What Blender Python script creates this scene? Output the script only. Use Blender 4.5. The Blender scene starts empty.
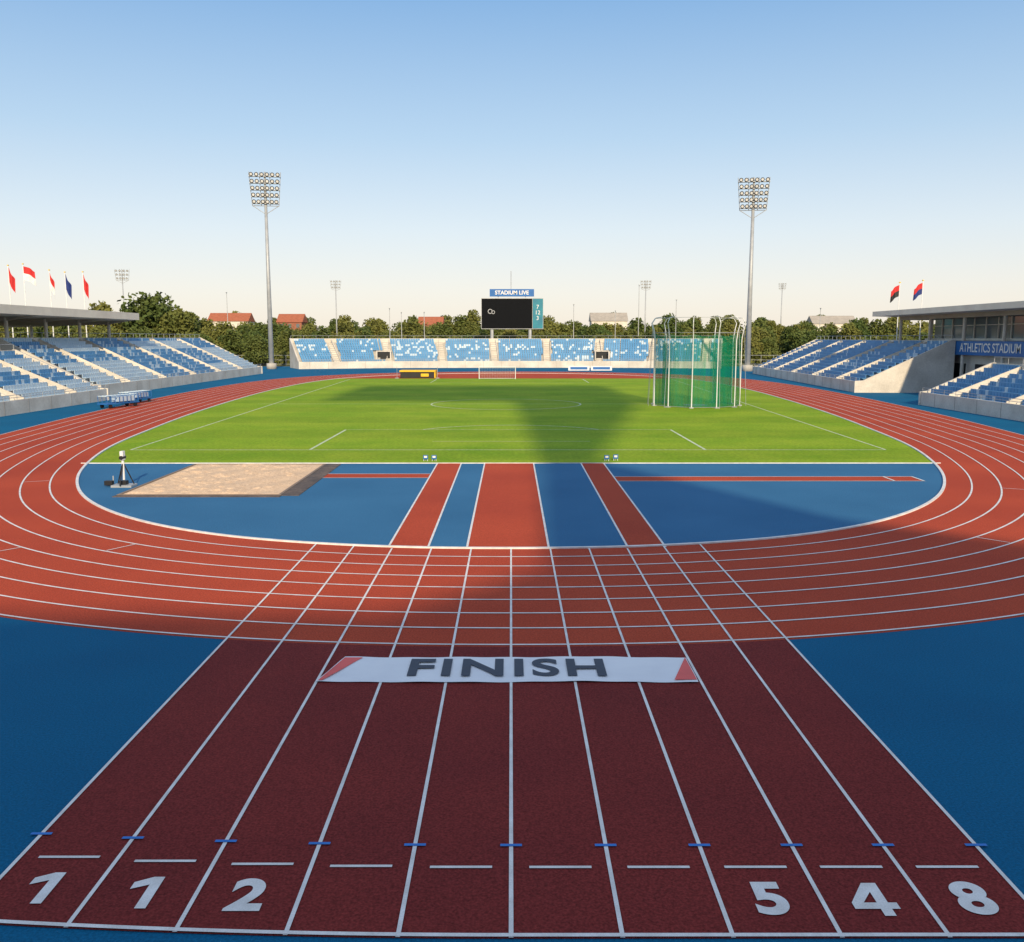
import bpy, math, random
import numpy as np
from mathutils import Vector, Matrix
random.seed(7)
rng = np.random.default_rng(7)
S = bpy.context.scene
COL = S.collection

# ------------------------------------------------------------------ materials
def new_mat(name):
    m = bpy.data.materials.new(name); m.use_nodes = True
    nt = m.node_tree; b = nt.nodes['Principled BSDF']
    return m, nt, b

def surf(name, c1, c2=None, rough=0.7, scale=2.0, detail=6, fine=0.0, fine_scale=40.0, bump=0.0, bump_scale=40.0, spec=0.3, metal=0.0, lo=0.35, hi=0.65):
    m, nt, b = new_mat(name)
    b.inputs['Roughness'].default_value = rough
    b.inputs['Metallic'].default_value = metal
    b.inputs['Specular IOR Level'].default_value = spec
    tc = nt.nodes.new('ShaderNodeTexCoord')
    if c2 is None: c2 = tuple(x*0.82 for x in c1)
    n = nt.nodes.new('ShaderNodeTexNoise'); n.inputs['Scale'].default_value = scale; n.inputs['Detail'].default_value = detail
    nt.links.new(tc.outputs['Object'], n.inputs['Vector'])
    mr = nt.nodes.new('ShaderNodeMapRange'); mr.inputs[1].default_value = lo; mr.inputs[2].default_value = hi
    nt.links.new(n.outputs['Fac'], mr.inputs[0])
    mx = nt.nodes.new('ShaderNodeMix'); mx.data_type = 'RGBA'
    mx.inputs[6].default_value = (*c1, 1); mx.inputs[7].default_value = (*c2, 1)
    nt.links.new(mr.outputs[0], mx.inputs[0])
    out = mx.outputs[2]
    if fine > 0:
        n2 = nt.nodes.new('ShaderNodeTexNoise'); n2.inputs['Scale'].default_value = fine_scale; n2.inputs['Detail'].default_value = 3
        nt.links.new(tc.outputs['Object'], n2.inputs['Vector'])
        mr2 = nt.nodes.new('ShaderNodeMapRange'); mr2.inputs[1].default_value = 0.3; mr2.inputs[2].default_value = 0.7
        mr2.inputs[3].default_value = 1-fine; mr2.inputs[4].default_value = 1+fine
        nt.links.new(n2.outputs['Fac'], mr2.inputs[0])
        vm = nt.nodes.new('ShaderNodeVectorMath'); vm.operation = 'SCALE'
        nt.links.new(out, vm.inputs[0]); nt.links.new(mr2.outputs[0], vm.inputs[3])
        out = vm.outputs[0]
    nt.links.new(out, b.inputs['Base Color'])
    if bump > 0:
        n3 = nt.nodes.new('ShaderNodeTexNoise'); n3.inputs['Scale'].default_value = bump_scale; n3.inputs['Detail'].default_value = 4
        nt.links.new(tc.outputs['Object'], n3.inputs['Vector'])
        bp = nt.nodes.new('ShaderNodeBump'); bp.inputs['Strength'].default_value = bump; bp.inputs['Distance'].default_value = 0.02
        nt.links.new(n3.outputs['Fac'], bp.inputs['Height']); nt.links.new(bp.outputs[0], b.inputs['Normal'])
    return m

M_track = surf('track_rubber', (0.490,0.078,0.036), (0.390,0.058,0.030), 0.9, 0.18, 10, 0.30, 26, 0.4, 45, spec=0.1, lo=.3, hi=.7)
M_track_shaded = surf('track_rubber_shaded', (0.215,0.031,0.027), (0.170,0.025,0.024), 0.9, 0.35, 10, 0.38, 30, 0.5, 45, spec=0.12, lo=.3, hi=.7)  # darker copy of track_rubber, shade on the straight put into the colour
M_blue = surf('blue_rubber', (0.004,0.130,0.262), (0.004,0.106,0.224), 0.9, 0.2, 10, 0.22, 28, 0.35, 45, spec=0.12, lo=.3, hi=.7)
M_blue_sunlit = surf('blue_rubber_sunlit', (0.045,0.170,0.325), (0.034,0.140,0.280), 0.9, 0.2, 10, 0.20, 24, 0.35, 45, spec=0.12, lo=.3, hi=.7)  # lighter copy of blue_rubber, sunlight on the near bend put into the colour
M_line = surf('white_paint', (0.82,0.81,0.79), (0.66,0.64,0.61), 0.6, 3, 8, 0.10, 50)
M_bluemark = surf('blue_paint', (0.03,0.20,0.62), None, 0.6, 3)
M_chalk = surf('pitch_chalk', (0.68,0.74,0.54), (0.42,0.52,0.28), 0.9, 4, 8)
M_banner = surf('banner_vinyl', (0.84,0.85,0.87), (0.78,0.79,0.82), 0.45, 1.2)
M_bred = surf('banner_red', (0.85,0.10,0.08), None, 0.45, 2)
M_ink = surf('banner_ink', (0.03,0.04,0.07), None, 0.5, 3)
M_conc = surf('concrete', (0.48,0.46,0.42), (0.38,0.36,0.33), 0.85, 0.6, 8, 0.08, 8)
M_wall = surf('painted_wall', (0.68,0.64,0.57), (0.53,0.49,0.43), 0.8, 0.4, 8, 0.08, 6)
M_dark = surf('dark_opening', (0.03,0.032,0.035), None, 0.8, 1)
M_joint = surf('joint_sealant', (0.30,0.28,0.25), None, 0.8, 1)
M_steel = surf('galvanised_steel', (0.42,0.44,0.46), (0.34,0.36,0.38), 0.5, 1.0, metal=0.2)
M_white = surf('white_metal', (0.75,0.76,0.77), (0.68,0.69,0.70), 0.45, 1.0)
M_black = surf('black_plastic', (0.02,0.02,0.022), None, 0.5, 2)
M_seatb = surf('seat_blue', (0.11,0.31,0.55), (0.08,0.25,0.47), 0.45, 0.5)
M_seatp = surf('seat_pale', (0.52,0.63,0.71), (0.42,0.55,0.67), 0.45, 0.5)
M_sand = surf('sand', (0.80,0.58,0.39), (0.66,0.46,0.30), 0.95, 9.0, 6, 0.20, 30, 0.9, 8, spec=.1)
M_yellow = surf('yellow_cover', (0.80,0.50,0.03), None, 0.6, 2)
M_red = surf('red_cloth', (0.55,0.03,0.03), None, 0.7, 2)
M_flagw = surf('white_cloth', (0.75,0.75,0.75), None, 0.7, 2)
M_flagb = surf('navy_cloth', (0.02,0.04,0.18), None, 0.7, 2)
M_screen = surf('led_screen', (0.006,0.007,0.009), None, 0.6, 2, spec=.05)
M_teal = surf('teal_panel', (0.02,0.22,0.28), (0.02,0.16,0.24), 0.5, 0.8)
M_signblue = surf('sign_blue', (0.02,0.14,0.42), None, 0.5, 0.8)
M_roofu = surf('roof_panel', (0.42,0.38,0.33), (0.34,0.31,0.27), 0.7, 0.5)
M_roofl = surf('roof_fascia', (0.80,0.73,0.62), (0.70,0.63,0.54), 0.6, 0.5)
M_bark = surf('bark', (0.11,0.08,0.055), None, 0.9, 6)
M_brick = surf('brick', (0.33,0.13,0.08), (0.25,0.1,0.07), 0.9, 1)
M_tile = surf('roof_tile', (0.40,0.13,0.07), None, 0.85, 1)
M_lamp = surf('lamp_lens', (0.72,0.72,0.70), None, 0.15, 1, spec=0.8)

def glass_mat():
    m, nt, b = new_mat('window_glass')
    b.inputs['Base Color'].default_value = (0.10,0.13,0.15,1); b.inputs['Roughness'].default_value = 0.08
    b.inputs['Specular IOR Level'].default_value = 0.9
    return m
M_glass = glass_mat()

def grass_mat():
    m, nt, b = new_mat('grass')
    b.inputs['Roughness'].default_value = 0.95; b.inputs['Specular IOR Level'].default_value = 0.1
    tc = nt.nodes.new('ShaderNodeTexCoord')
    sep = nt.nodes.new('ShaderNodeSeparateXYZ'); nt.links.new(tc.outputs['Object'], sep.inputs[0])
    mul = nt.nodes.new('ShaderNodeMath'); mul.operation = 'MULTIPLY'; mul.inputs[1].default_value = math.pi/5.5
    nt.links.new(sep.outputs['Y'], mul.inputs[0])
    sn = nt.nodes.new('ShaderNodeMath'); sn.operation = 'SINE'; nt.links.new(mul.outputs[0], sn.inputs[0])
    mrb = nt.nodes.new('ShaderNodeMapRange'); mrb.inputs[1].default_value=-0.25; mrb.inputs[2].default_value=0.25
    mrb.inputs[3].default_value=0.95; mrb.inputs[4].default_value=1.05
    nt.links.new(sn.outputs[0], mrb.inputs[0])
    n = nt.nodes.new('ShaderNodeTexNoise'); n.inputs['Scale'].default_value=0.16; n.inputs['Detail'].default_value=12; n.inputs['Roughness'].default_value=0.72
    nt.links.new(tc.outputs['Object'], n.inputs['Vector'])
    mr = nt.nodes.new('ShaderNodeMapRange'); mr.inputs[1].default_value=0.34; mr.inputs[2].default_value=0.66
    nt.links.new(n.outputs['Fac'], mr.inputs[0])
    mx = nt.nodes.new('ShaderNodeMix'); mx.data_type='RGBA'
    mx.inputs[6].default_value=(0.170,0.310,0.012,1); mx.inputs[7].default_value=(0.295,0.390,0.026,1)
    nt.links.new(mr.outputs[0], mx.inputs[0])
    n2 = nt.nodes.new('ShaderNodeTexNoise'); n2.inputs['Scale'].default_value=5; n2.inputs['Detail'].default_value=9; n2.inputs['Roughness'].default_value=0.75
    nt.links.new(tc.outputs['Object'], n2.inputs['Vector'])
    mr2 = nt.nodes.new('ShaderNodeMapRange'); mr2.inputs[1].default_value=0.3; mr2.inputs[2].default_value=0.7; mr2.inputs[3].default_value=0.62; mr2.inputs[4].default_value=1.36
    nt.links.new(n2.outputs['Fac'], mr2.inputs[0])
    v1 = nt.nodes.new('ShaderNodeVectorMath'); v1.operation='SCALE'; nt.links.new(mx.outputs[2], v1.inputs[0]); nt.links.new(mrb.outputs[0], v1.inputs[3])
    v2 = nt.nodes.new('ShaderNodeVectorMath'); v2.operation='SCALE'; nt.links.new(v1.outputs[0], v2.inputs[0]); nt.links.new(mr2.outputs[0], v2.inputs[3])
    nt.links.new(v2.outputs[0], b.inputs['Base Color'])
    bp = nt.nodes.new('ShaderNodeBump'); bp.inputs['Strength'].default_value=0.5; bp.inputs['Distance'].default_value=0.05
    nt.links.new(n2.outputs['Fac'], bp.inputs['Height']); nt.links.new(bp.outputs[0], b.inputs['Normal'])
    return m
M_grass = grass_mat()
M_land = surf('land', (0.09,0.11,0.04), (0.14,0.12,0.06), 0.95, 0.03, 8, 0.2, 2)

def leaf_mat(name, a, c):
    m, nt, b = new_mat(name)
    b.inputs['Roughness'].default_value = 0.7; b.inputs['Specular IOR Level'].default_value = 0.15
    oi = nt.nodes.new('ShaderNodeObjectInfo')
    tc = nt.nodes.new('ShaderNodeTexCoord')
    n = nt.nodes.new('ShaderNodeTexNoise'); n.inputs['Scale'].default_value=0.6; n.inputs['Detail'].default_value=5
    nt.links.new(tc.outputs['Object'], n.inputs['Vector'])
    ad = nt.nodes.new('ShaderNodeMath'); ad.operation='ADD'
    nt.links.new(oi.outputs['Random'], ad.inputs[0]); nt.links.new(n.outputs['Fac'], ad.inputs[1])
    mr = nt.nodes.new('ShaderNodeMapRange'); mr.inputs[1].default_value=0.4; mr.inputs[2].default_value=1.5
    nt.links.new(ad.outputs[0], mr.inputs[0])
    mx = nt.nodes.new('ShaderNodeMix'); mx.data_type='RGBA'; mx.inputs[6].default_value=(*a,1); mx.inputs[7].default_value=(*c,1)
    nt.links.new(mr.outputs[0], mx.inputs[0]); nt.links.new(mx.outputs[2], b.inputs['Base Color'])
    return m
M_leaf = leaf_mat('foliage', (0.055,0.095,0.026), (0.165,0.165,0.042))

def net_mat():
    m, nt, b = new_mat('green_netting')
    b.inputs['Base Color'].default_value=(0.006,0.21,0.11,1); b.inputs['Roughness'].default_value=0.9; b.inputs['Specular IOR Level'].default_value=0
    tr = nt.nodes.new('ShaderNodeBsdfTransparent'); ms = nt.nodes.new('ShaderNodeMixShader')
    tc = nt.nodes.new('ShaderNodeTexCoord'); n = nt.nodes.new('ShaderNodeTexNoise'); n.inputs['Scale'].default_value=1.5; n.inputs['Detail'].default_value=6
    mp = nt.nodes.new('ShaderNodeMapping'); mp.inputs['Scale'].default_value=(2.5,2.5,0.25)
    nt.links.new(tc.outputs['Object'], mp.inputs[0]); nt.links.new(mp.outputs[0], n.inputs['Vector'])
    mr = nt.nodes.new('ShaderNodeMapRange'); mr.inputs[1].default_value=0.3; mr.inputs[2].default_value=0.7; mr.inputs[3].default_value=0.18; mr.inputs[4].default_value=0.50
    nt.links.new(n.outputs['Fac'], mr.inputs[0])
    nt.links.new(mr.outputs[0], ms.inputs[0]); nt.links.new(tr.outputs[0], ms.inputs[1]); nt.links.new(b.outputs[0], ms.inputs[2])
    nt.links.new(ms.outputs[0], nt.nodes['Material Output'].inputs['Surface'])
    return m
M_net = net_mat()

# ------------------------------------------------------------------ mesh helpers
class MB:
    def __init__(s): s.v=[]; s.f=[]; s.mi=[]; s.mats=[]
    def m(s, mat):
        if mat not in s.mats: s.mats.append(mat)
        return s.mats.index(mat)
    def poly(s, pts, mat):
        b=len(s.v); s.v += [tuple(p) for p in pts]; s.f.append(tuple(range(b,b+len(pts)))); s.mi.append(s.m(mat))
    def box(s, c, d, mat, rz=0.0, rx=0.0, ry=0.0):
        R = Matrix.Rotation(rz,3,'Z') @ Matrix.Rotation(ry,3,'Y') @ Matrix.Rotation(rx,3,'X'); b=len(s.v); c=Vector(c)
        for z in (-.5,.5):
            for x,y in ((-.5,-.5),(.5,-.5),(.5,.5),(-.5,.5)):
                s.v.append(tuple(c + R@Vector((x*d[0],y*d[1],z*d[2]))))
        k=s.m(mat)
        for f in ((3,2,1,0),(4,5,6,7),(0,1,5,4),(1,2,6,5),(2,3,7,6),(3,0,4,7)):
            s.f.append(tuple(b+i for i in f)); s.mi.append(k)
    def tube(s, p0, p1, r0, mat, r1=None, n=8, caps=True):
        p0=Vector(p0); p1=Vector(p1); r1 = r0 if r1 is None else r1
        d=(p1-p0).normalized(); u = d.orthogonal().normalized(); w=d.cross(u); b=len(s.v); k=s.m(mat)
        for p,r in ((p0,r0),(p1,r1)):
            for i in range(n):
                a=2*math.pi*i/n; s.v.append(tuple(p+(u*math.cos(a)+w*math.sin(a))*r))
        for i in range(n):
            j=(i+1)%n; s.f.append((b+i,b+j,b+n+j,b+n+i)); s.mi.append(k)
        if caps:
            s.f.append(tuple(b+n-1-i for i in range(n))); s.mi.append(k)
            s.f.append(tuple(b+n+i for i in range(n))); s.mi.append(k)
    def path(s, pts, r, mat, n=6, r1=None):
        r1 = r if r1 is None else r1; L=len(pts)-1
        for i in range(L):
            s.tube(pts[i],pts[i+1], r+(r1-r)*i/L, mat, r+(r1-r)*(i+1)/L, n)
    def prism(s, pts, off, mat):
        n=len(pts); b=len(s.v); off=Vector(off); k=s.m(mat)
        for p in pts: s.v.append(tuple(p))
        for p in pts: s.v.append(tuple(Vector(p)+off))
        s.f.append(tuple(b+i for i in range(n))); s.mi.append(k)
        s.f.append(tuple(b+2*n-1-i for i in range(n))); s.mi.append(k)
        for i in range(n):
            j=(i+1)%n; s.f.append((b+j,b+i,b+n+i,b+n+j)); s.mi.append(k)
    def obj(s, name, parent=None, smooth=False, bevel=0, loc=None):
        me=bpy.data.meshes.new(name); me.from_pydata(s.v,[],s.f)
        for mt in s.mats: me.materials.append(mt)
        me.polygons.foreach_set('material_index', s.mi)
        if smooth: me.polygons.foreach_set('use_smooth',[True]*len(s.f))
        me.update()
        o=bpy.data.objects.new(name,me); COL.objects.link(o)
        if parent: o.parent=parent
        if loc: o.location=loc
        if bevel:
            bv=o.modifiers.new('bevel','BEVEL'); bv.width=bevel; bv.segments=2
        return o

def empty(name, loc=(0,0,0)):
    e=bpy.data.objects.new(name,None); COL.objects.link(e); e.location=loc; e.empty_display_size=0.5
    return e

def text(name, body, loc, size, mat, rot=(0,0,0), sx=1.0, offset=0.0, parent=None, extrude=0.0):
    cu=bpy.data.curves.new(name,'FONT'); cu.body=body; cu.size=size; cu.align_x='CENTER'; cu.align_y='CENTER'
    cu.offset=offset; cu.extrude=extrude; cu.materials.append(mat)
    o=bpy.data.objects.new(name,cu); COL.objects.link(o); o.location=loc; o.rotation_euler=rot; o.scale=(sx,1,1)
    if parent: o.parent=parent
    return o

# ------------------------------------------------------------------ ground, apron
g=MB(); g.poly([(-4000,-1500,-0.03),(4000,-1500,-0.03),(4000,6000,-0.03),(-4000,6000,-0.03)],M_land); g.obj('ground')
g=MB(); g.poly([(-62,-28,0),(62,-28,0),(62,216,0),(-62,216,0)],M_blue); g.obj('pavement')

# ------------------------------------------------------------------ oval
half=[(0,28.3),(4.8,28.7),(9.5,30.2),(13.6,33.0),(17.2,37.2),(20.1,42.6),(22.4,49),(24.3,56.5),(25.8,66),(27.6,80),(29.2,98),(30.2,118),(29.8,138),(27.0,153),(20.0,165),(10.5,171.5),(0,173.5)]
ctrl=half+[(-x*1.0,y) for x,y in reversed(half[1:-1])]
def catmull(P,n=14):
    out=[]; N=len(P)
    for i in range(N):
        p0,p1,p2,p3=[np.array(P[(i+k-1)%N],float) for k in range(4)]
        for t in np.linspace(0,1,n,endpoint=False):
            out.append(0.5*((2*p1)+(-p0+p2)*t+(2*p0-5*p1+4*p2-p3)*t*t+(-p0+3*p1-3*p2+p3)*t**3))
    return np.array(out)
inner=catmull(ctrl)
tan=np.roll(inner,-1,0)-np.roll(inner,1,0)
for _ in range(10): tan=(np.roll(tan,1,0)+2*tan+np.roll(tan,-1,0))/4
tan/=np.linalg.norm(tan,axis=1)[:,None]
nor=np.stack([tan[:,1],-tan[:,0]],1)
def off(a): return inner+nor*a
def ribbon(mb,a,b,z,mat,i0=0,i1=None):
    A=off(a);B=off(b);N=len(A); rngi=range(N) if i1 is None else range(i0,i1)
    for i in rngi:
        i%=N; j=(i+1)%N
        mb.poly([(A[i][0],A[i][1],z),(B[i][0],B[i][1],z),(B[j][0],B[j][1],z),(A[j][0],A[j][1],z)],mat)
LW=1.15
T=empty('running_track')
mb=MB(); ribbon(mb,0,8*LW+0.12,0.004,M_track); mb.obj('oval_surface',T)
mb=MB()
for k in range(1,9): ribbon(mb,k*LW-0.035,k*LW+0.035,0.016,M_line)
mb.obj('oval_lane_lines',T)
mb=MB(); A=off(-0.02);B=off(0.10);N=len(A)
for i in range(N):
    j=(i+1)%N; h=0.05
    mb.poly([(*A[i],h),(*B[i],h),(*B[j],h),(*A[j],h)],M_line)
    mb.poly([(*B[i],0),(*B[j],0),(*B[j],h),(*B[i],h)],M_line)
    mb.poly([(*A[j],0),(*A[i],0),(*A[i],h),(*A[j],h)],M_line)
mb.obj('inner_kerb',T)
mb=MB()
def tick(i,k0,k1,w=0.05,mat=M_line):
    i%=len(inner); p=inner[i]; n=nor[i]; t=tan[i]
    a=p+n*(k0*LW+.06); b=p+n*(k1*LW-.06); z=0.022
    mb.poly([(*(a-t*w/2),z),(*(b-t*w/2),z),(*(b+t*w/2),z),(*(a+t*w/2),z)],mat)
for i,k in ((-32,2),(-38,4),(-44,5),(-50,6),(-57,7),(40,3),(52,5),(-70,1),(66,2)): tick(i,k,k+1)
mb.obj('stagger_marks',T)
Pn=[p for p in inner if p[1]<48.1]; Pl=sorted([p for p in Pn if p[0]<0],key=lambda p:-p[1]); Pr=sorted([p for p in Pn if p[0]>=0],key=lambda p:p[1])
mb=MB(); mb.poly([(p[0],p[1],0.004) for p in Pl+Pr],M_blue_sunlit); mb.obj('near_bend_surface',T)

# straight with 10 lanes
LX=[-6.2,-4.95,-3.71,-2.48,-1.24,0,1.22,2.43,3.62,4.80,6.0]
Y0=9.30; Y1=28.25
def bend(x): return 0.0075*x*x if x<0 else 0.0
outer=off(8*LW+0.12); on=sorted([p for p in outer if p[1]<26],key=lambda p:p[0]); on=np.array(on)
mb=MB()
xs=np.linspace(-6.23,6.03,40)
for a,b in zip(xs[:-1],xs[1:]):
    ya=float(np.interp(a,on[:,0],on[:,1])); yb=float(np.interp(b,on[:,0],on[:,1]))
    mb.poly([(a,Y0+bend(a),0.009),(b,Y0+bend(b),0.009),(b,yb,0.009),(a,ya,0.009)],M_track_shaded)
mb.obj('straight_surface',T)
mb=MB()
for i,x in enumerate(LX):
    y1=28.25 if abs(x)<4 else 28.25+0.018*x*x
    w=0.026
    mb.poly([(x-w,Y0+bend(x),0.021),(x+w,Y0+bend(x),0.021),(x+w,y1,0.021),(x-w,y1,0.021)],M_line)
for a,b in zip(xs[:-1],xs[1:]):
    mb.poly([(a,Y0+.01+bend(a),0.026),(b,Y0+.01+bend(b),0.026),(b,Y0+.07+bend(b),0.026),(a,Y0+.07+bend(a),0.026)],M_line)
for i in range(10):
    c=(LX[i]+LX[i+1])/2; y=10.64+bend(c)
    mb.poly([(c-.385,y,0.021),(c+.385,y,0.021),(c+.385,y+.05,0.021),(c-.385,y+.05,0.021)],M_line)
mb.obj('straight_lane_lines',T)
mb=MB()
for x in LX:
    y=11.13+bend(x); w=0.14
    mb.poly([(x-w,y,0.027),(x+w,y,0.027),(x+w,y+.055,0.027),(x-w,y+.055,0.027)],M_bluemark)
mb.obj('blue_start_marks',T)
for i,d in ((2,'2'),(7,'5'),(9,'8')):
    c=(LX[i]+LX[i+1])/2
    text('lane_number',d,(c,9.99+bend(c),0.021),0.84,M_line,offset=0.032,sx=1.0,parent=T)
for i in (0,1):
    c=(LX[i]+LX[i+1])/2-.10; y=9.68+bend(c); mb=MB()
    for pts in ([(.10,0),(.23,0),(.23,.63),(.10,.63)],[(.10,.47),(.10,.63),(-.10,.52),(-.10,.38)]):
        mb.poly([(c+a,y+b,.021) for a,b in pts],M_line)
    mb.obj('lane_number',T)
c=(LX[8]+LX[9])/2-.26; y=9.68; mb=MB()
for pts in ([(0,.13),(.52,.13),(.52,.25),(0,.25)],[(.29,.25),(.42,.25),(.42,.64),(.29,.64)],[(.29,0),(.42,0),(.42,.13),(.29,.13)],[(0,.25),(.14,.25),(.29,.46),(.29,.64),(.25,.64)]):
    mb.poly([(c+a,y+b,.021) for a,b in pts],M_line)
mb.obj('lane_number',T)

# near D runways
mb=MB()
for a,b in ((-3.85,-2.6),(-1.38,1.18),(3.66,4.85)):
    mb.poly([(a,28.5,0.009),(b,28.5,0.009),(b,48.1,0.009),(a,48.1,0.009)],M_track)
mb.poly([(-9.2,43.0,0.009),(-3.9,43.0,0.009),(-3.9,44.3,0.009),(-9.2,44.3,0.009)],M_track)
mb.poly([(4.9,42.0,0.009),(19.0,42.0,0.009),(19.0,43.4,0.009),(4.9,43.4,0.009)],M_track)
mb.obj('field_event_runways',T)
mb=MB()
for x in (-3.85,-2.6,-1.38,1.18,3.66,4.85):
    mb.poly([(x-.035,28.45,0.015),(x+.035,28.45,0.015),(x+.035,48.1,0.015),(x-.035,48.1,0.015)],M_line)
for x0,x1,y in ((-9.2,-3.9,43.0),(-9.2,-3.9,44.3),(4.9,19.0,42.0),(4.9,19.0,43.4)):
    mb.poly([(x0,y-.035,0.015),(x1,y-.035,0.015),(x1,y+.035,0.015),(x0,y+.035,0.015)],M_line)
for x in (17.6,18.95): mb.poly([(x-.05,42.05,0.019),(x+.05,42.05,0.019),(x+.05,43.35,0.019),(x-.05,43.35,0.019)],M_line)
mb.obj('runway_lines',T)

# ------------------------------------------------------------------ grass pitch
YG0,YG1=48.2,151.0
sel=[p for p in inner if YG0<p[1]<YG1]
L=sorted([p for p in sel if p[0]<0],key=lambda p:p[1]); R=sorted([p for p in sel if p[0]>0],key=lambda p:p[1])
def xat(y,side):
    P=np.array(L if side<0 else R); return float(np.interp(y,P[:,1],P[:,0]))
mb=MB(); ys=np.linspace(YG0,YG1,60)
for a,b in zip(ys[:-1],ys[1:]):
    mb.poly([(xat(a,-1)+.05,a,0.008),(xat(a,1)-.05,a,0.008),(xat(b,1)-.05,b,0.008),(xat(b,-1)+.05,b,0.008)],M_grass)
mb.obj('grass_field')
mb=MB(); Pf=[p for p in inner if p[1]>=YG1-0.5]; Pf=sorted(Pf,key=lambda p:p[0])
mb.poly([(p[0],p[1],0.006) for p in reversed(Pf)],M_track); mb.obj('far_bend_surface',T)
mb=MB(); z=0.014
def ln(x0,y0,x1,y1,w=0.12):
    d=Vector((x1-x0,y1-y0)).normalized(); n=Vector((-d.y,d.x))*w/2
    mb.poly([(x0+n.x,y0+n.y,z),(x0-n.x,y0-n.y,z),(x1-n.x,y1-n.y,z),(x1+n.x,y1+n.y,z)],M_chalk)
ln(-22.3,54,22.0,54,0.13)
ln(-22.3,54.07,-25.6,148); ln(22.0,54.07,25.6,148); ln(-25.6,148.1,25.6,148.1)
z=0.018
ln(-11.8,54.1,-11.8,66,0.16); ln(11.4,54.1,11.4,66,0.16); ln(-11.7,66.1,11.3,66.1,.09); ln(-5,58.5,5,58.5,.09)
ln(-25.2,92.2,24.9,92.2,.12)
def arc(cx,cy,r,a0,a1,w=.16,n=60):
    for i in range(n):
        a=a0+(a1-a0)*i/n; b=a0+(a1-a0)*(i+1)/n
        mb.poly([(cx+(r-w/2)*math.cos(a),cy+(r-w/2)*math.sin(a),.022),(cx+(r+w/2)*math.cos(a),cy+(r+w/2)*math.sin(a),.022),
                 (cx+(r+w/2)*math.cos(b),cy+(r+w/2)*math.sin(b),.022),(cx+(r-w/2)*math.cos(b),cy+(r-w/2)*math.sin(b),.022)],M_chalk)
arc(-0.5,92.2,7.4,0,2*math.pi); arc(0,62,7.5,math.radians(33),math.radians(147))
ln(-11.8,148,-11.8,136,.14); ln(11.4,148,11.4,136,.14); ln(-11.7,136,11.3,136,.12)
mb.obj('pitch_markings')
mb=MB(); mb.box((0,48.12,0.02),(45.0,0.06,0.04),M_line); mb.obj('grass_edge_kerb')

# ------------------------------------------------------------------ sand pit
P=empty('long_jump_pit')
X0,X1,YA,YB=-16.3,-9.7,38.2,47.6
nx,ny=90,120; v=[];f=[]
pits=[(rng.uniform(X0+.4,X1-.4),rng.uniform(YA+.4,YB-.4),rng.uniform(.12,.3)) for _ in range(90)]
for j in range(ny+1):
    for i in range(nx+1):
        x=X0+(X1-X0)*i/nx; y=YA+(YB-YA)*j/ny
        e=min(i,nx-i,j,ny-j)
        h=0.05+0.02*math.sin(x*1.7+y*.9)+0.02*math.sin(x*3.1-y*2.3+1)+rng.normal(0,0.010)
        for (px,py,pr) in pits:
            dd=(x-px)**2+(y-py)**2
            if dd<pr*pr*4: h+= -.05*math.exp(-dd/(pr*pr)*2)+.02*math.exp(-((dd**.5-pr*1.1)/(pr*.3))**2)
        v.append((x,y,0.012+max(0,h)*min(1,e/4)))
for j in range(ny):
    for i in range(nx):
        a=j*(nx+1)+i; f.append((a,a+1,a+nx+2,a+nx+1))
me=bpy.data.meshes.new('sand'); me.from_pydata(v,[],f); me.materials.append(M_sand); me.polygons.foreach_set('use_smooth',[True]*len(f))
o=bpy.data.objects.new('sand',me); COL.objects.link(o); o.parent=P
mb=MB()
M_board=surf('pit_board',(0.26,0.20,0.16),None,.9,2)
mb.box(((X0+X1)/2,YA-.06,.02),(X1-X0+.24,.12,.06),M_board); mb.box(((X0+X1)/2,YB+.06,.02),(X1-X0+.24,.12,.06),M_board)
mb.box((X0-.06,(YA+YB)/2,.02),(.12,YB-YA,.06),M_board); mb.box((X1+.06,(YA+YB)/2,.02),(.12,YB-YA,.06),M_board)
M_mat=surf('pit_catch_mat',(0.16,0.12,0.10),(0.08,0.07,0.07),.95,1.5,fine=.3,fine_scale=10)
mb.box((X1+.5,(YA+YB)/2,.015),(.74,YB-YA+.3,.03),M_mat); mb.box(((X0+X1)/2,YA-.32,.015),(X1-X0+.3,.36,.03),M_mat)
mb.obj('pit_frame',P)

# ------------------------------------------------------------------ finish banner
F=empty('finish_banner',(0,0,0))
mb=MB(); nx=60
def wz(x,y): return 0.034+0.007*math.sin(x*2.3+y*4)+0.005*math.sin(x*6.1-y*3)
def edge(x): return 0.02*math.sin(x*1.3)
for i in range(nx):
    for j in range(5):
        p=[]
        for (ii,jj) in ((i,j),(i+1,j),(i+1,j+1),(i,j+1)):
            t=jj/5; xl=-3.72+t*.32; xr=3.56+t*.02; x=xl+(xr-xl)*ii/nx; y=16.88+edge(x)+t*1.38
            p.append((x,y,wz(x,y)))
        mb.poly(p,M_banner)
mb.obj('cloth',F,smooth=True)
mb=MB()
def tri(pts): mb.poly([(x,y,0.050) for x,y in pts],M_bred)
tri([(-3.68,16.93),(-3.60,16.93),(-3.02,18.2),(-3.39,18.2)])
tri([(3.12,16.95),(3.55,16.95),(3.55,18.2)])
mb.obj('red_ends',F)
text('lettering','FINISH',(-0.08,17.57,0.054),1.30,M_ink,offset=0.034,sx=.92,parent=F).data.space_character=1.16

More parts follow.
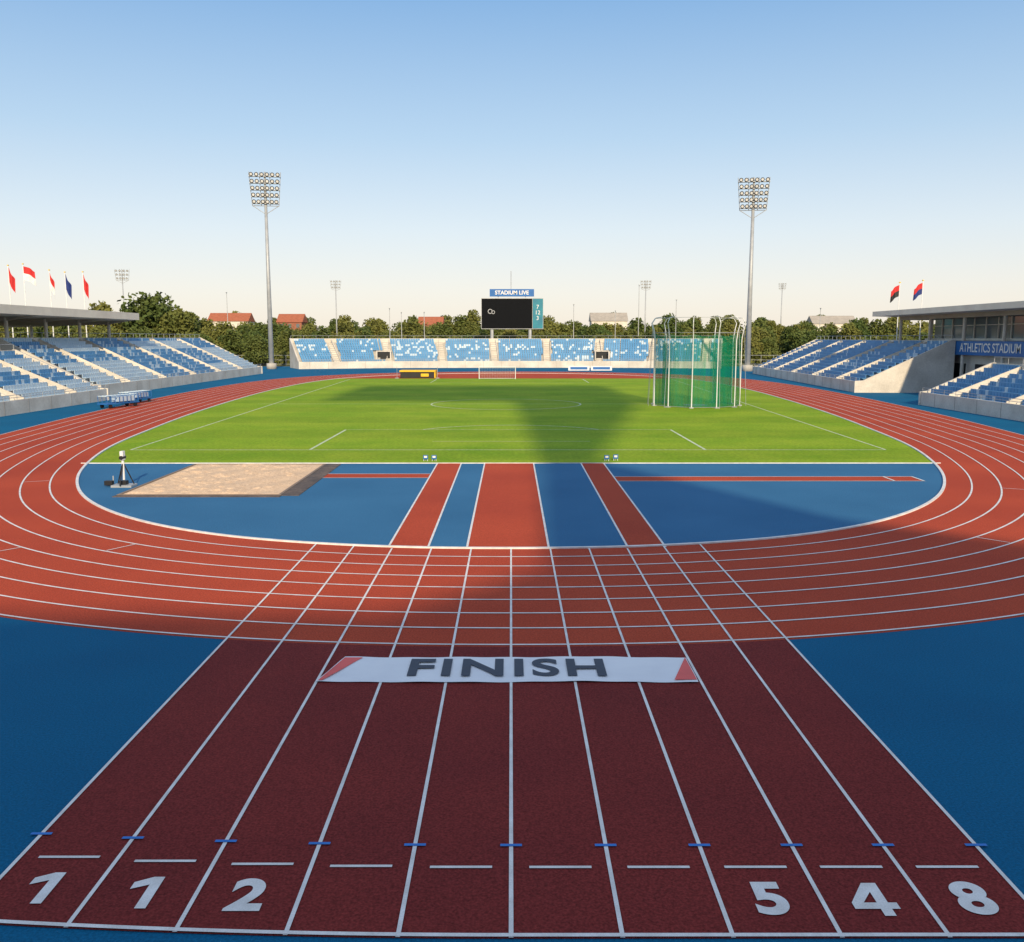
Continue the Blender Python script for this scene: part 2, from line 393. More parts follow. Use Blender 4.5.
# ------------------------------------------------------------------ stands
def stand(name, path, sgn, rows=12, rd=.85, rh=.4, base=1.3, pale=.3, aisle=9.0, vomits=(), phase=3.0, par=.75):
    E=empty(name)
    path=[np.array(p,float) for p in path]; n=len(path)
    segn=[]
    for a,b in zip(path[:-1],path[1:]):
        t=(b-a)/np.linalg.norm(b-a); segn.append(np.array([t[1],-t[0]])*sgn)
    mit=[]
    for i in range(n):
        if i==0: mit.append(segn[0])
        elif i==n-1: mit.append(segn[-1])
        else:
            m=segn[i-1]+segn[i]; m/=np.linalg.norm(m); mit.append(m/np.dot(m,segn[i]))
    O=lambda d:[p+m*d for p,m in zip(path,mit)]
    mb=MB(); D=rows*rd
    def strip(d0,z0,d1,z1,mat):
        A=O(d0);B=O(d1)
        for i in range(n-1): mb.poly([(*A[i],z0),(*A[i+1],z0),(*B[i+1],z1),(*B[i],z1)],mat)
    for r in range(rows):
        z=base+r*rh
        strip(.25+r*rd if r==0 else r*rd,z,(r+1)*rd,z,M_conc)
        if r: strip(r*rd,z-rh,r*rd,z,M_conc)
    top=base+(rows-1)*rh
    strip(0,0,0,base+par,M_wall); strip(0,base+par,.25,base+par,M_wall); strip(.25,base+par,.25,base,M_wall)
    strip(D,top,D,top+.9,M_wall); strip(D,top+.9,D+.3,top+.9,M_wall); strip(D+.3,top+.9,D+.3,0,M_wall)
    mb.obj('terrace',E)
    mb=MB()
    for idx,k in ((0,0),(n-1,n-2)):
        t=(path[k+1]-path[k])/np.linalg.norm(path[k+1]-path[k]); s=-1 if idx==0 else 1
        a=path[idx]+t*s*.003-segn[k]*.1; nn=segn[k]
        prof=[(0,0),(0,base+par+.05),(D*.08+.1,base+par+.1),(D+.1,top+.95),(D+.45,top+.95),(D+.45,0)]
        mb.prism([(*(a+nn*d),zz) for d,zz in prof],(t[0]*s*.3,t[1]*s*.3,0),M_wall)
    mb.obj('end_walls',E)
    segs=[]; s0=0
    for i in range(n-1):
        l=np.linalg.norm(path[i+1]-path[i]); segs.append((s0,l,i)); s0+=l
    Ltot=s0
    mb=MB()
    for (ss,l,i) in segs:
        t=(path[i+1]-path[i])/l; nn=segn[i]
        for q in np.arange(2,l,4.0):
            p=path[i]+t*q-nn*.004; mb.box((p[0],p[1],(base+par)/2),(.04,.02,base+par-.02),M_joint,math.atan2(t[1],t[0]))
    mb.obj('wall_joints',E)
    aisles=list(np.arange(phase,Ltot-2,aisle))
    tv=[];tf=[]
    def tb(c,d):
        b=len(tv)
        for zz in (-.5,.5):
            for x,y in ((-.5,-.5),(.5,-.5),(.5,.5),(-.5,.5)): tv.append((c[0]+x*d[0],c[1]+y*d[1],c[2]+zz*d[2]))
        for ff in ((4,5,6,7),(0,1,5,4),(1,2,6,5),(2,3,7,6),(3,0,4,7)): tf.append([b+i for i in ff])
    tb((0,.38,.40),(.44,.40,.07)); tb((0,.60,.62),(.44,.06,.42)); tb((0,.45,.2),(.08,.1,.34))
    tv=np.array(tv); tf=np.array(tf)
    V=[];MI=[]
    blk=[random.random() for _ in range(60)]
    for r in range(rows):
        z=base+r*rh
        for (ss,l,i) in segs:
            t=(path[i+1]-path[i])/l; nn=segn[i]
            A=O(r*rd)
            a=A[i]; b=A[i+1]; ll=np.linalg.norm(b-a); m=int(ll/.52)
            for q in range(m):
                u=(q+.5)/m; s=ss+u*l
                if any(abs(s-x)<1.0 for x in aisles): continue
                if s<.5 or s>Ltot-.5: continue
                if any(abs(s-vx)<1.9 and 1<=r<=5 for vx in vomits): continue
                p=a+(b-a)*u
                if r==0: p=p+nn*.12
                k=np.array([p[0],p[1],z])
                W=tv[:,0:1]*np.array([[t[0],t[1],0]])+tv[:,1:2]*np.array([[nn[0],nn[1],0]])+tv[:,2:3]*np.array([[0,0,1.]])+k
                V.append(W)
                ai=int((s-phase)//aisle)+2
                pr=pale*(1.7 if blk[(ai*5+r//3)%60]>.5 else .3)
                MI.append(1 if random.random()<pr else 0)
    V=np.concatenate(V); ns=len(MI); nv=len(tv)
    Fc=(tf[None]+ (np.arange(ns)*nv)[:,None,None]).reshape(-1,4)
    me=bpy.data.meshes.new('seats'); me.from_pydata(V.tolist(),[],Fc.tolist())
    me.materials.append(M_seatb); me.materials.append(M_seatp)
    me.polygons.foreach_set('material_index',np.repeat(MI,len(tf)).astype(np.int32)); me.update()
    o=bpy.data.objects.new('seats',me); COL.objects.link(o); o.parent=E
    mb=MB()
    def at(s,d):
        for (ss,l,i) in segs:
            if s<=ss+l+1e-6:
                t=(path[i+1]-path[i])/l; nn=segn[i]; A=O(d); u=(s-ss)/l
                return A[i]+(A[i+1]-A[i])*u,t,nn
    for s in aisles:
        for r in range(1,rows):
            p,t,nn=at(s,r*rd-.21); ang=math.atan2(t[1],t[0])
            mb.box((p[0],p[1],base+(r-1)*rh+rh*.25+.002),(1.3,.40,rh*.5),M_wall,ang)
        for side in (-.78,.78):
            p,t,nn=at(s,0); a=p+t*side
            mb.prism([(*(a+nn*.3),base+.02),(*(a+nn*.3),base+.55),(*(a+nn*(D-.05)),top+.75),(*(a+nn*(D-.05)),top+.02)],(t[0]*.12,t[1]*.12,0),M_wall)
    for s in vomits:
        p,t,nn=at(s,rd*3.2); ang=math.atan2(t[1],t[0])
        for side in (-1,1):
            q=p+t*side*1.5
            mb.box((q[0],q[1],base+rh*2.5+.2),(.22,rd*4.4,rh*4.6+.7),M_wall,ang)
        q=p+nn*rd*.9; mb.box((q[0],q[1],base+rh*2.3+.3),(2.76,rd*2.4,rh*4.2+.6),M_dark,ang)
        q=p+nn*rd*1.0; mb.box((q[0],q[1],base+rh*4.6+.75),(3.4,rd*2.8,.16),M_wall,ang)
    zt=base+par
    for (ss,l,i) in segs:
        m=int(l/2.2)
        a=O(.12)[i]; b=O(.12)[i+1]
        for q in range(m+1):
            p=a+(b-a)*q/m; mb.tube((*p,zt),(*p,zt+.45),.025,M_steel,n=5)
        for hh in (.22,.45): mb.tube((*a,zt+hh),(*b,zt+hh),.025,M_steel,n=5)
        a=O(D+.15)[i]; b=O(D+.15)[i+1]; m=int(l/2.5)
        for q in range(m+1):
            p=a+(b-a)*q/m; mb.tube((*p,top+.9),(*p,top+1.5),.03,M_steel,n=5)
        mb.tube((*a,top+1.5),(*b,top+1.5),.03,M_steel,n=5)
    mb.obj('stairs_and_rails',E)
    return E
stand('seating_stand',[(-44.5,197),(-28,204),(0,206.5),(24,206),(45,201)],-1,rows=12,rh=.41,base=1.0,pale=.16,aisle=11.5,vomits=(18.5,66),phase=8,par=.5)
stand('seating_stand',[(-45.8,104),(-46.0,172)],-1,rows=13,rh=.40,base=.85,pale=.62,aisle=12,vomits=(),phase=8,par=.45)
stand('seating_stand',[(-42.6,56),(-42.6,98)],-1,rows=11,rh=.36,base=.75,pale=.62,aisle=10,vomits=(),phase=5,par=.45)
stand('seating_stand',[(41.4,112),(44.8,172)],1,rows=13,rh=.37,base=.9,pale=.10,aisle=12,vomits=(),phase=8,par=.45)
stand('seating_stand',[(40.2,50),(40.2,91)],1,rows=8,rh=.34,base=.8,pale=.08,aisle=10,vomits=(),phase=5,par=.45)

# ------------------------------------------------------------------ left canopy building
E=empty('canopy_building')
mb=MB()
mb.prism([(-53,50,9.05),(-72,50,8.5),(-72,50,8.9),(-53,50,10.0)],(0,84,0),M_roofl); mb.obj('roof',E)
mb=MB()
for y in np.arange(52,134,9):
    mb.tube((-57,y,0),(-57,y,8.8),.22,M_wall,n=10); mb.tube((-68,y,0),(-68,y,8.5),.22,M_wall,n=10)
    mb.prism([(-53.3,y-.15,9.0),(-71.8,y-.15,8.44),(-71.8,y-.15,7.95),(-57,y-.15,8.4)],(0,.3,0),M_roofu)
mb.obj('columns_and_beams',E)
mb=MB(); mb.box((-69,92,2.9),(.4,82,5.8),M_wall); mb.box((-62,92,4.4),(13.5,82,.3),M_conc)
for y in np.arange(56,130,6): mb.box((-68.7,y,4.0),(.3,3.4,1.8),M_glass)
mb.obj('rear_wall',E)

# ------------------------------------------------------------------ right pavilion
E=empty('pavilion_building')
mb=MB(); mb.prism([(50,50,9.45),(70,50,9.1),(70,50,9.9),(50,50,10.1)],(0,80,0),M_roofl)
mb.box((59,92,9.15),(12,72,.5),M_roofu); mb.obj('roof',E)
mb=MB()
mb.box((60,88,3.1),(12,66,6.2),M_wall)
mb.box((60.2,88,7.6),(11,66,2.6),M_glass)
mb.box((60.2,88,6.33),(13,67,.25),M_wall)
for y in np.arange(55.5,122,2.75):
    mb.box((54.62,y,7.65),(.14,.12,2.4),M_wall)
mb.box((54.60,88,8.0),(.1,66,.08),M_wall)
for x in np.arange(56,66,2.2): mb.box((x,121.05,7.65),(.12,.14,2.4),M_wall)
mb.box((52.9,104,5.35),(.12,22,1.6),M_signblue)
for y in np.arange(94,116,5): mb.box((53.4,y,5.9),(1.0,.1,.1),M_steel)
for y in np.arange(57,120,5): mb.box((53.95,y,2.2),(.14,2.6,2.6),M_dark)
mb.obj('walls_and_windows',E)
mb=MB()
for y in np.arange(56,130,9): mb.tube((53.2,y,0),(53.2,y,9.42),.2,M_wall,n=10)
mb.obj('columns',E)
text('lettering','ATHLETICS STADIUM',(52.82,103.4,5.35),1.4,M_line,rot=(math.pi/2,0,-math.pi/2),sx=1.0,offset=.02,parent=E)

# ------------------------------------------------------------------ floodlight towers
def tower(x,y,h,wd=7.0,hd=7.2,rows=6,cols=7,r=.55,name='floodlight_tower'):
    E=empty(name,(x,y,0)); mb=MB()
    mb.tube((0,0,0),(0,0,1.2),r*1.9,M_conc,n=12)
    mb.tube((0,0,1.2),(0,0,h-hd*.5),r,M_steel,r*.5,n=14); mb.obj('mast',E,smooth=True)
    mb=MB(); rr=.08*wd/7; s_=wd/7
    mb.tube((0,0,h-hd*.5),(0,0,h),r*.45,M_steel,r*.3)
    for k in range(rows):
        z=h-hd+hd*(k+.5)/rows; w=wd*(.84+.16*k/(rows-1))
        mb.box((0,-.30*s_,z-.32*s_),(w,.8*s_,.14*s_),M_steel)
        mb.tube((-w/2,-.75*s_,z+.05),(w/2,-.75*s_,z+.05),rr*.6,M_steel,n=5)
    for s in (-1,-.33,.33,1):
        mb.tube((s*wd*.42,.1,h-hd),(s*wd*.5,.1,h),rr,M_steel,n=5)
    mb.tube((-wd*.42,.1,h-hd),(wd*.42,.1,h-hd),rr,M_steel,n=5)
    mb.tube((-wd*.41,.1,h-hd),(0,0,h-hd*1.25),rr,M_steel,n=5); mb.tube((wd*.41,.1,h-hd),(0,0,h-hd*1.25),rr,M_steel,n=5)
    mb.obj('frame',E)
    mb=MB()
    for k in range(rows):
        z=h-hd+hd*(k+.5)/rows; w=wd*(.84+.16*k/(rows-1))
        for c in range(cols):
            xx=-w/2+w*(c+.5)/cols; s=s_
            mb.tube((xx,-.45*s,z+.22*s),(xx,-.95*s,z+.05*s),.24*s,M_black,.46*s,n=10)
            mb.tube((xx,-.952*s,z+.048*s),(xx,-.99*s,z+.035*s),.30*s,M_lamp,.30*s,n=10)
    mb.obj('lamps',E)
    E.rotation_euler=(0,0,math.atan2(x,y)*0.6*-1)
tower(-50.8,198,40.4,6.4,6.8,rows=5,cols=6); tower(46.9,185,37.2,6.0,6.2,rows=5,cols=6)
for x,y,h,w in ((-111,270,26,4.0),(-52,280,23.5,3.2),(40,280,23.5,3.2),(92,320,25,2.6)):
    tower(x,y,h,w,w*.8,3,4,.24,'light_mast')

# ------------------------------------------------------------------ scoreboard
E=empty('scoreboard',(0,221,0)); mb=MB()
for x in (-4.5,4.5): mb.tube((x,.6,0),(x,.6,9),.4,M_steel,n=10)
mb.box((0.3,.5,12.2),(14.6,1.0,7.2),M_steel); mb.box((0.2,.2,17.0),(10.4,.5,1.7),M_signblue)
for x in (-3,3.4): mb.box((x,.3,16.0),(.2,.2,.6),M_steel)
mb.tube((0,.5,17.8),(0,.5,22),.08,M_steel,n=6)
mb.obj('housing',E)
mb=MB(); mb.box((-.95,-.06,12.2),(11.9,.1,6.9),M_screen); mb.box((6.3,-.07,12.2),(2.4,.1,6.9),M_teal); mb.obj('screen',E)
mb=MB()
for (cx,cz,r) in ((-4.9,12.7,.55),(-4.2,12.5,.42)):
    for i in range(20):
        a=2*math.pi*i/20;b=2*math.pi*(i+1)/20
        mb.poly([(cx+r*math.cos(a),-.13,cz+r*math.sin(a)),(cx+r*math.cos(b),-.13,cz+r*math.sin(b)),(cx+r*.75*math.cos(b),-.13,cz+r*.75*math.sin(b)),(cx+r*.75*math.cos(a),-.13,cz+r*.75*math.sin(a))],M_steel)
mb.obj('emblem',E)
text('header_text','STADIUM LIVE',(0.2,-.07,17.0),1.25,M_line,rot=(math.pi/2,0,0),offset=.03,parent=E)
text('side_text','7\n12\n3',(6.25,-.14,12.4),1.3,M_line,rot=(math.pi/2,0,0),parent=E)

# ------------------------------------------------------------------ hammer cage
E=empty('hammer_cage',(18.0,90.5,0)); N=10
rotg=math.radians(90)
angs=[rotg+math.radians(35)+math.radians(290)*i/(N-1) for i in range(N)]
mb=MB(); R0=4.2
for a in angs:
    c,s=math.cos(a),math.sin(a)
    pts=[(c*R0*r,s*R0*r,z) for r,z in ((1,0),(1,3),(1.0,6.3),(1.03,7.2),(1.08,7.9),(1.0,8.4),(.86,8.5))]
    mb.path(pts,.05,M_white,r1=.03)
    mb.tube((c*R0*1.14,s*R0*1.14,0),(c*R0*1.05,s*R0*1.05,7.6),.02,M_steel,n=5)
    mb.box((c*R0,s*R0,.05),(.4,.4,.1),M_steel,a)
mb.obj('poles',E)
mb=MB()
for a,b in zip(angs[:-1],angs[1:]):
    K=5
    for lay,(rad,zt) in enumerate(((R0*.985,6.9),(R0*.80,6.2))):
        pts=[]
        for k in range(K+1):
            t=k/K; x=(math.cos(a)*(1-t)+math.cos(b)*t)*rad; y=(math.sin(a)*(1-t)+math.sin(b)*t)*rad
            sag=4*t*(1-t)*.25; pts.append((x*(1-.02*sag*4),y*(1-.02*sag*4),zt-sag))
        for k in range(K):
            p,q=pts[k],pts[k+1]; mb.poly([(p[0],p[1],.05),(q[0],q[1],.05),q,p],M_net)
mb.obj('netting',E)
mb=MB()
for a,b in zip(angs[:-1],angs[1:]):
    for z,r in ((7.0,R0),(.1,R0),(8.4,R0)):
        mb.tube((math.cos(a)*r,math.sin(a)*r,z),(math.cos(b)*r,math.sin(b)*r,z),.018,M_steel,n=5)
mb.obj('cables',E)
mb=MB()
for i in range(24):
    a=2*math.pi*i/24;b=2*math.pi*(i+1)/24
    mb.poly([(0,0,.03),(1.2*math.cos(a),1.2*math.sin(a),.03),(1.2*math.cos(b),1.2*math.sin(b),.03)],M_conc)
mb.obj('throwing_circle',E)

# ------------------------------------------------------------------ small equipment
def goal(x,y,w=6.4,h=2.3,d=1.8,face=1):
    E=empty('football_goal',(x,y,0)); mb=MB()
    for s in (-1,1):
        mb.tube((s*w/2,0,0),(s*w/2,0,h),.06,M_white); mb.tube((s*w/2,0,h),(s*w/2,face*d*.5,h),.03,M_white,n=5)
        mb.tube((s*w/2,face*d*.5,h),(s*w/2,face*d,0),.03,M_white,n=5); mb.tube((s*w/2,0,.03),(s*w/2,face*d,.03),.03,M_white,n=5)
    mb.tube((-w/2,0,h),(w/2,0,h),.06,M_white); mb.tube((-w/2,face*d,.03),(w/2,face*d,.03),.03,M_white,n=5)
    for i in range(1,22):
        xx=-w/2+w*i/22; mb.path([(xx,0,h),(xx,face*d*.5,h),(xx,face*d,0.03)],.008,M_white,n=3)
    for k in range(1,8):
        z=h*k/8; yy=d-(d*.5)*z/h; mb.tube((-w/2,face*yy,z),(w/2,face*yy,z),.008,M_white,n=3)
    mb.obj('frame_and_net',E)
goal(-2.2,149,5.8,1.9)
E=empty('high_jump_mat',(-15.3,154,0)); mb=MB()
mb.box((0,0,.5),(5.6,3.4,1.0),M_black); mb.box((0,0,1.14),(5.9,3.7,.26),M_yellow)
mb.box((2.85,-.02,.5),(.22,3.5,.98),M_yellow); mb.box((1.2,-1.75,.5),(1.3,.1,.5),M_yellow)
mb.obj('mat',E,bevel=.06); mb=MB()
for s in (-1,1):
    mb.tube((s*3.3,-2,0),(s*3.3,-2,1.9),.03,M_steel); mb.box((s*3.3,-2,.04),(.6,.6,.08),M_steel)
mb.obj('uprights',E)
def cart(x,y,rz):
    E=empty('equipment_cart',(x,y,0)); E.rotation_euler=(0,0,rz); mb=MB()
    M=M_signblue
    mb.box((0,0,.42),(4.2,1.2,.1),M)
    for sx in (-1.6,1.6):
        for sy in (-.5,.5): mb.tube((sx,sy-.06,.2),(sx,sy+.06,.2),.2,M_black,n=14)
    for i in range(9):
        xx=-2+i*.5
        for sy in (-.55,.55): mb.tube((xx,sy,.47),(xx,sy,1.15),.03,M,n=5)
        mb.box((xx,0,1.15),(.05,1.15,.07),M_seatp)
    for sy in (-.55,.55): mb.tube((-2.05,sy,1.15),(2.05,sy,1.15),.03,M,n=5)
    mb.box((.6,0,.8),(2.2,.9,.45),M_seatp); mb.tube((2.1,0,.45),(2.9,0,1.0),.03,M,n=5)
    mb.obj('cart_frame',E)
cart(-37.2,88,math.radians(70)); cart(-38.0,94,math.radians(80))
E=empty('wind_gauge',(-17.1,40.5,0)); mb=MB()
mb.box((0,0,.05),(.9,.7,.1),M_steel); mb.box((0,0,.18),(.3,.3,.18),M_black)
for a in (.5,2.6,4.7): mb.tube((.42*math.cos(a),.42*math.sin(a),.08),(0,0,1.1),.03,M_black,n=6)
mb.tube((0,0,.3),(0,0,1.25),.06,M_white); mb.box((0,0,1.38),(.14,.26,.4),M_white); mb.tube((0,-.2,1.3),(0,.2,1.3),.09,M_black,n=10)
mb.tube((-.55,.2,.05),(-.55,.2,.45),.03,M_steel,n=6); mb.box((-.7,.1,.15),(.35,.25,.2),M_black)
mb.obj('stand_and_head',E,bevel=.01)
def board(x,y):
    E=empty('marker_board',(x,y,0)); mb=MB()
    mb.box((0,0,.22),(.26,.05,.22),M_signblue); mb.box((0,-.029,.24),(.16,.006,.1),M_line)
    mb.tube((-.1,0,0),(-.1,.02,.14),.015,M_white,n=5); mb.tube((.1,0,0),(.1,.02,.14),.015,M_white,n=5); mb.tube((0,.15,0),(0,.02,.28),.015,M_white,n=5)
    mb.obj('board',E)
for x,y in ((-4.55,49),(-4.1,49),(5.1,49.0),(5.6,49.2)): board(x,y)
for x in (13.5,18.0):
    E=empty('advertising_board',(x,176+9.6,0)); mb=MB(); mb.box((0,0,.55),(4.2,.1,.9),M_white); mb.box((0,-.055,.55),(3.4,.006,.5),M_signblue)
    for s in (-1.6,1.6): mb.tube((s,.35,0),(s,.05,.9),.03,M_steel,n=5)
    mb.obj('board',E)

# ------------------------------------------------------------------ flags
def flag(x,y,h,mats,fw=2.6,fh=1.6,droop=.0,dirx=1):
    E=empty('flagpole',(x,y,0)); mb=MB()
    mb.tube((0,0,0),(0,0,h),.10,M_white,.05,n=8); mb.box((0,0,h+.06),(.2,.2,.14),M_yellow); mb.obj('pole',E)
    mb=MB(); nx=16; ny=6; ph=random.random()*6
    def P(i,j):
        u=i/nx; w=j/ny
        return (dirx*u*fw*(1-.72*droop), .25*math.sin(u*7+ph+w)*u, h-.15-w*fh*(1+.25*droop) - droop*u*fw*.75 +.08*math.sin(u*6+ph))
    for i in range(nx):
        for j in range(ny):
            k=int(j*len(mats)/ny); mb.poly([P(i,j),P(i+1,j),P(i+1,j+1),P(i,j+1)],mats[k])
    mb.obj('flag',E,smooth=True)
fl=[(-76.5,138,17.3,[M_red,M_flagw],1.0),(-73.8,139,17.0,[M_red],.95),(-71.6,139,17.2,[M_red,M_flagw],.45),(-68.3,140,16.4,[M_red,M_flagw],1.0),(-66,140,16.1,[M_flagb],.95),(-63.8,141,16.2,[M_red],1.0)]
for x,y,h,m,dr in fl: flag(x,y,h,m,droop=dr,fw=2.6,fh=1.8)
flag(55.6,135,14.3,[M_red,M_black],2.2,1.4,.6,-1); flag(58.9,135,14.6,[M_red,M_flagb],2.2,1.4,.6,-1)

# ------------------------------------------------------------------ trees
def tree_mesh(seed,H=12,W=9,clumps=9,leaves=230):
    r=np.random.default_rng(seed); mb=MB()
    th=H*.3
    mb.path([(0,0,0),(.1,.1,th*.5),(0,.2,th)],.32,M_bark,r1=.22,n=7)
    cs=[]
    for k in range(clumps):
        a=2*math.pi*k/clumps*1.7+r.random(); q=r.random()**.6
        z=H*(.24+.52*r.random()); rad=W/2*.66*q*(1.3-z/H)
        c=np.array([math.cos(a)*rad,math.sin(a)*rad,z]); s=W*(.16+.10*r.random()); cs.append((c,s))
        mb.path([(0,.2,th*.9),tuple(c*.5+np.array([0,0,th*.4])),tuple(c)],.13,M_bark,r1=.03,n=5)
    cs.append((np.array([.3,0,H*.66]),W*.24)); cs.append((np.array([-.3,.2,H*.80]),W*.17)); cs.append((np.array([0,0,H*.45]),W*.26))
    for c,s in cs:
        n=int(leaves)
        d=r.normal(size=(n,3)); d/=np.linalg.norm(d,axis=1)[:,None]
        rr=s*(.45+.75*r.random(n)**.8); P=c+d*rr[:,None]*np.array([1,1,.78])
        for p in P:
            a=r.normal(size=3); a/=np.linalg.norm(a); b=np.cross(a,r.normal(size=3)); b/=np.linalg.norm(b)
            sz=.20+.22*r.random()
            base=len(mb.v); mb.v += [tuple(p-a*sz),tuple(p+b*sz*.7),tuple(p+a*sz),tuple(p-b*sz*.7)]
            mb.f.append((base,base+1,base+2,base+3)); mb.mi.append(mb.m(M_leaf))
    me=bpy.data.meshes.new('tree'); me.from_pydata(mb.v,[],mb.f)
    for mt in mb.mats: me.materials.append(mt)
    me.polygons.foreach_set('material_index',mb.mi); me.update(); return me
TM=[tree_mesh(11,12,9,12),tree_mesh(12,11,10,13),tree_mesh(13,13,8,11),tree_mesh(14,10,9,11),tree_mesh(15,13,8,10),tree_mesh(16,9,10,12)]
TL=empty('tree_line')
def plant(x,y,s,k=None,par=TL,name='tree'):
    o=bpy.data.objects.new(name,random.choice(TM) if k is None else TM[k]); COL.objects.link(o)
    o.location=(x,y,-.05); o.rotation_euler=(0,0,random.random()*6.28); o.scale=(s*random.uniform(1.0,1.25),s*random.uniform(1.0,1.25),s*random.uniform(.9,1.1)); o.parent=par
for x in np.arange(-230,240,4.2):
    plant(x+random.uniform(-2,2),random.uniform(240,262),random.uniform(.66,.95))
for x in np.arange(-360,370,4.6):
    plant(x+random.uniform(-3,3),random.uniform(290,330),random.uniform(.92,1.22))
for x in np.arange(-600,610,8):
    plant(x+random.uniform(-3,3),random.uniform(430,520),random.uniform(1.4,1.7))
for x in np.arange(-160,-60,4.5):
    plant(x+random.uniform(-2,2),random.uniform(205,240),random.uniform(.75,1.05))
for x in np.arange(62,170,4.5):
    plant(x+random.uniform(-2,2),random.uniform(205,240),random.uniform(.6,.85))
for x in np.arange(-170,-74,7): plant(x,random.uniform(140,200),random.uniform(.7,.95))
for x in np.arange(76,170,8): plant(x,random.uniform(140,200),random.uniform(.55,.75))
for x,y,s,k in ((-89,236,1.78,1),(-82,232,1.35,3),(-99,228,1.3,0),(-92,160,1.0,5),(-28,262,1.2,1)):
    plant(x,y,s,k,None,'broadleaf_tree')
mb=MB(); r=np.random.default_rng(5)
km=mb.m(M_leaf)
for i in range(14000):
    x=r.uniform(-125,125); y=227+r.uniform(-1.2,1.2); zz=r.uniform(0,3.2+.5*math.sin(x*.35)+.4*math.sin(x*1.1))
    p=np.array([x,y,zz]); a=r.normal(size=3); a/=np.linalg.norm(a); b=np.cross(a,r.normal(size=3)); b/=np.linalg.norm(b); sz=.25+.3*r.random()
    base=len(mb.v); mb.v += [tuple(p-a*sz),tuple(p+b*sz*.7),tuple(p+a*sz),tuple(p-b*sz*.7)]; mb.f.append((base,base+1,base+2,base+3)); mb.mi.append(km)
mb.obj('hedge')
# ------------------------------------------------------------------ distant houses
def house(x,y,w,d,h,name='brick_house',wall=M_wall,roof=M_tile):
    E=empty(name,(x,y,0)); mb=MB(); mb.box((0,0,h/2),(w,d,h),wall)
    for i in range(int(w/3)):
        for zz in np.arange(2,h-1,3): mb.box((-w/2+1.6+i*3,-d/2-.02,zz),(1.2,.08,1.4),M_glass)
    mb.obj('walls',E); mb=MB()
    mb.prism([(-w/2-.4,-d/2-.4,h),(-w/2-.4,d/2+.4,h),(-w/2-.4,0,h+d*.35)],(w+.8,0,0),roof); mb.obj('roof',E)
house(-82,352,9,9,12.3,wall=M_brick); house(-34,400,10,10,12,wall=M_brick)
house(44,425,16,11,14,'apartment_building',M_wall,M_roofu); house(-128,430,18,11,14,'apartment_building',M_wall,M_tile); house(150,440,20,11,13,'apartment_building',M_wall,M_roofu)

# ------------------------------------------------------------------ fence and poles behind
E=empty('perimeter_fence'); mb=MB()
for x in np.arange(-120,121,3): mb.tube((x,224,0),(x,224,2.4),.05,M_steel,n=5)
for z in (.3,1.3,2.4): mb.tube((-120,224,z),(120,224,z),.04,M_steel,n=5)
mb.obj('posts_and_rails',E)
for x,y,h in ((-79,262,19),(-31,240,14),(-28,240,13),(16,240,15),(27,243,13.5),(33,243,20),(-22,238,13),(46,262,17),(-96,236,15),(79,240,14)):
    E=empty('utility_pole',(x,y,0)); mb=MB(); mb.tube((0,0,0),(0,0,h),.13,M_steel,.07,n=7); mb.box((0,-.3,h),(.3,1.0,.14),M_steel); mb.obj('pole',E)

# ------------------------------------------------------------------ unseen blocker added behind the viewer, shaped to cast the field shadows
EL=22.0; AZ=8.0
E=empty('shadow_blocker'); mb=MB()
tn=math.tan(math.radians(EL))/math.cos(math.radians(AZ)); ta=math.tan(math.radians(AZ))
def sp(x,d): return (x+(d+30)*ta,-30,(d+30)*tn)  # blocker outline point, worked back from where its shadow should fall
sil=[(-80,-30,0),sp(-80,21),sp(-3,21.5),sp(0.9,26),sp(1.6,47),sp(0.4,99),sp(-20,100),sp(-20,128),sp(13,128),sp(13,98),sp(4.2,50),sp(12,33),sp(22,24),sp(75,20),(85,-30,0)]
mb.prism(sil,(0,-3,0),M_wall)
for x in np.arange(-72,-4,4): 
    for z in (4,8,12): mb.box((x,-29.97,z),(2.4,.06,1.8),M_glass)
mb.obj('blocker_slab',E)

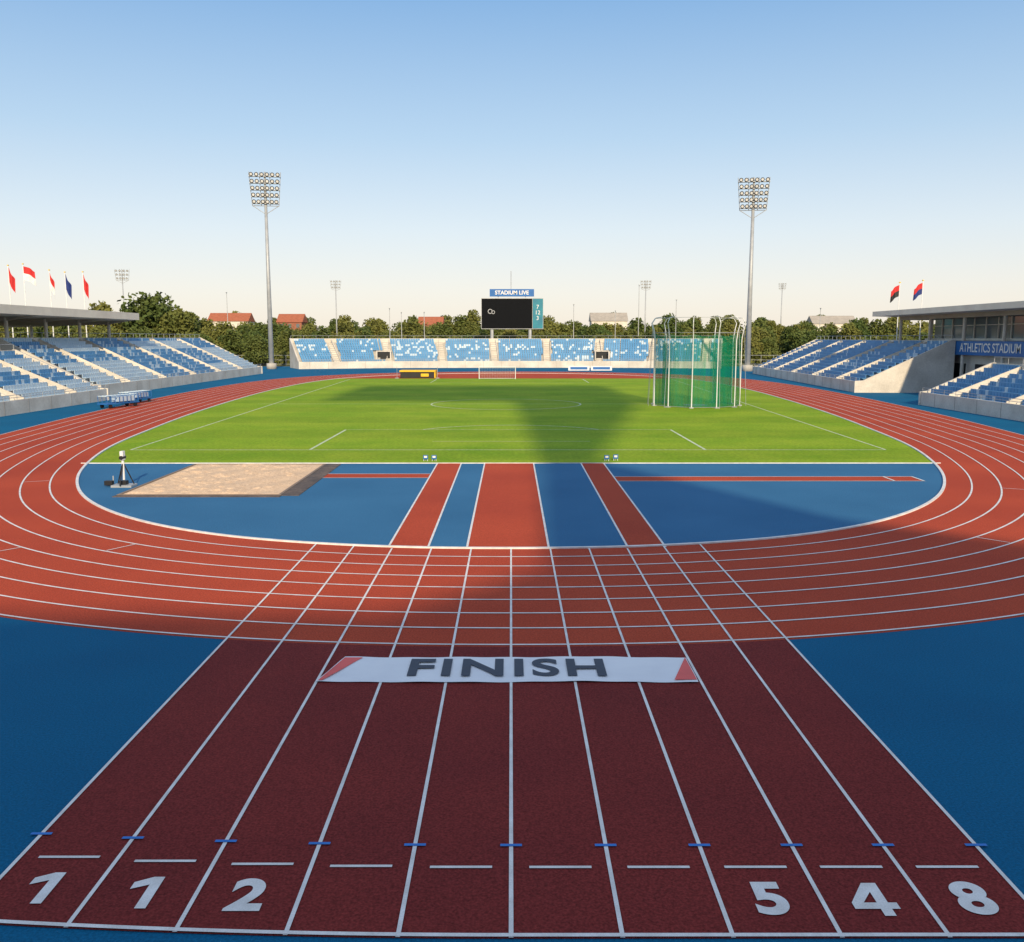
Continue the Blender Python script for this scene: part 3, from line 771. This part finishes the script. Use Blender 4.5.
# ------------------------------------------------------------------ sky, sun
W=bpy.data.worlds.new('World'); S.world=W; W.use_nodes=True; nt=W.node_tree
bg=nt.nodes['Background']; sky=nt.nodes.new('ShaderNodeTexSky'); sky.sky_type='NISHITA'; sky.sun_disc=False
sky.sun_elevation=math.radians(EL); sky.sun_rotation=math.radians(180-AZ); sky.air_density=1.0; sky.dust_density=1.0; sky.ozone_density=1.2
tc=nt.nodes.new('ShaderNodeTexCoord'); sx=nt.nodes.new('ShaderNodeSeparateXYZ'); nt.links.new(tc.outputs['Generated'],sx.inputs[0])
ramp=nt.nodes.new('ShaderNodeValToRGB'); nt.links.new(sx.outputs['Z'],ramp.inputs[0])
stops=[(0.0,(.98,.87,.75)),(.05,(.91,.87,.82)),(.11,(.76,.83,.89)),(.2,(.49,.67,.86)),(.33,(.23,.45,.77)),(.6,(.46,.56,.75)),(1.0,(.49,.58,.75))]
cr=ramp.color_ramp
while len(cr.elements)<len(stops): cr.elements.new(.5)
for e,(p,c) in zip(cr.elements,stops): e.position=p; e.color=(*c,1)
sc=nt.nodes.new('ShaderNodeVectorMath'); sc.operation='SCALE'; sc.inputs[3].default_value=1/0.15; nt.links.new(ramp.outputs[0],sc.inputs[0])
mx=nt.nodes.new('ShaderNodeMix'); mx.data_type='RGBA'; mx.inputs[0].default_value=.82; nt.links.new(sky.outputs[0],mx.inputs[6]); nt.links.new(sc.outputs[0],mx.inputs[7])
nt.links.new(mx.outputs[2],bg.inputs[0]); bg.inputs[1].default_value=0.15
sl=bpy.data.lights.new('sun','SUN'); sl.energy=5.0; sl.angle=math.radians(1.0); sl.color=(1.0,.81,.55)
so=bpy.data.objects.new('sun',sl); COL.objects.link(so); so.rotation_euler=(math.radians(90-EL),0,math.radians(AZ)); so.location=(0,-60,60)

# ------------------------------------------------------------------ camera
cd=bpy.data.cameras.new('camera'); cd.lens=32.6; cd.sensor_width=36; cd.clip_start=.1; cd.clip_end=9000
co=bpy.data.objects.new('camera',cd); COL.objects.link(co); co.location=(0,0,6.5)
co.rotation_euler=(math.radians(90-8.16),0,math.radians(-0.06)); S.camera=co
S.view_settings.view_transform='Standard'; S.view_settings.look='None'; S.view_settings.exposure=0
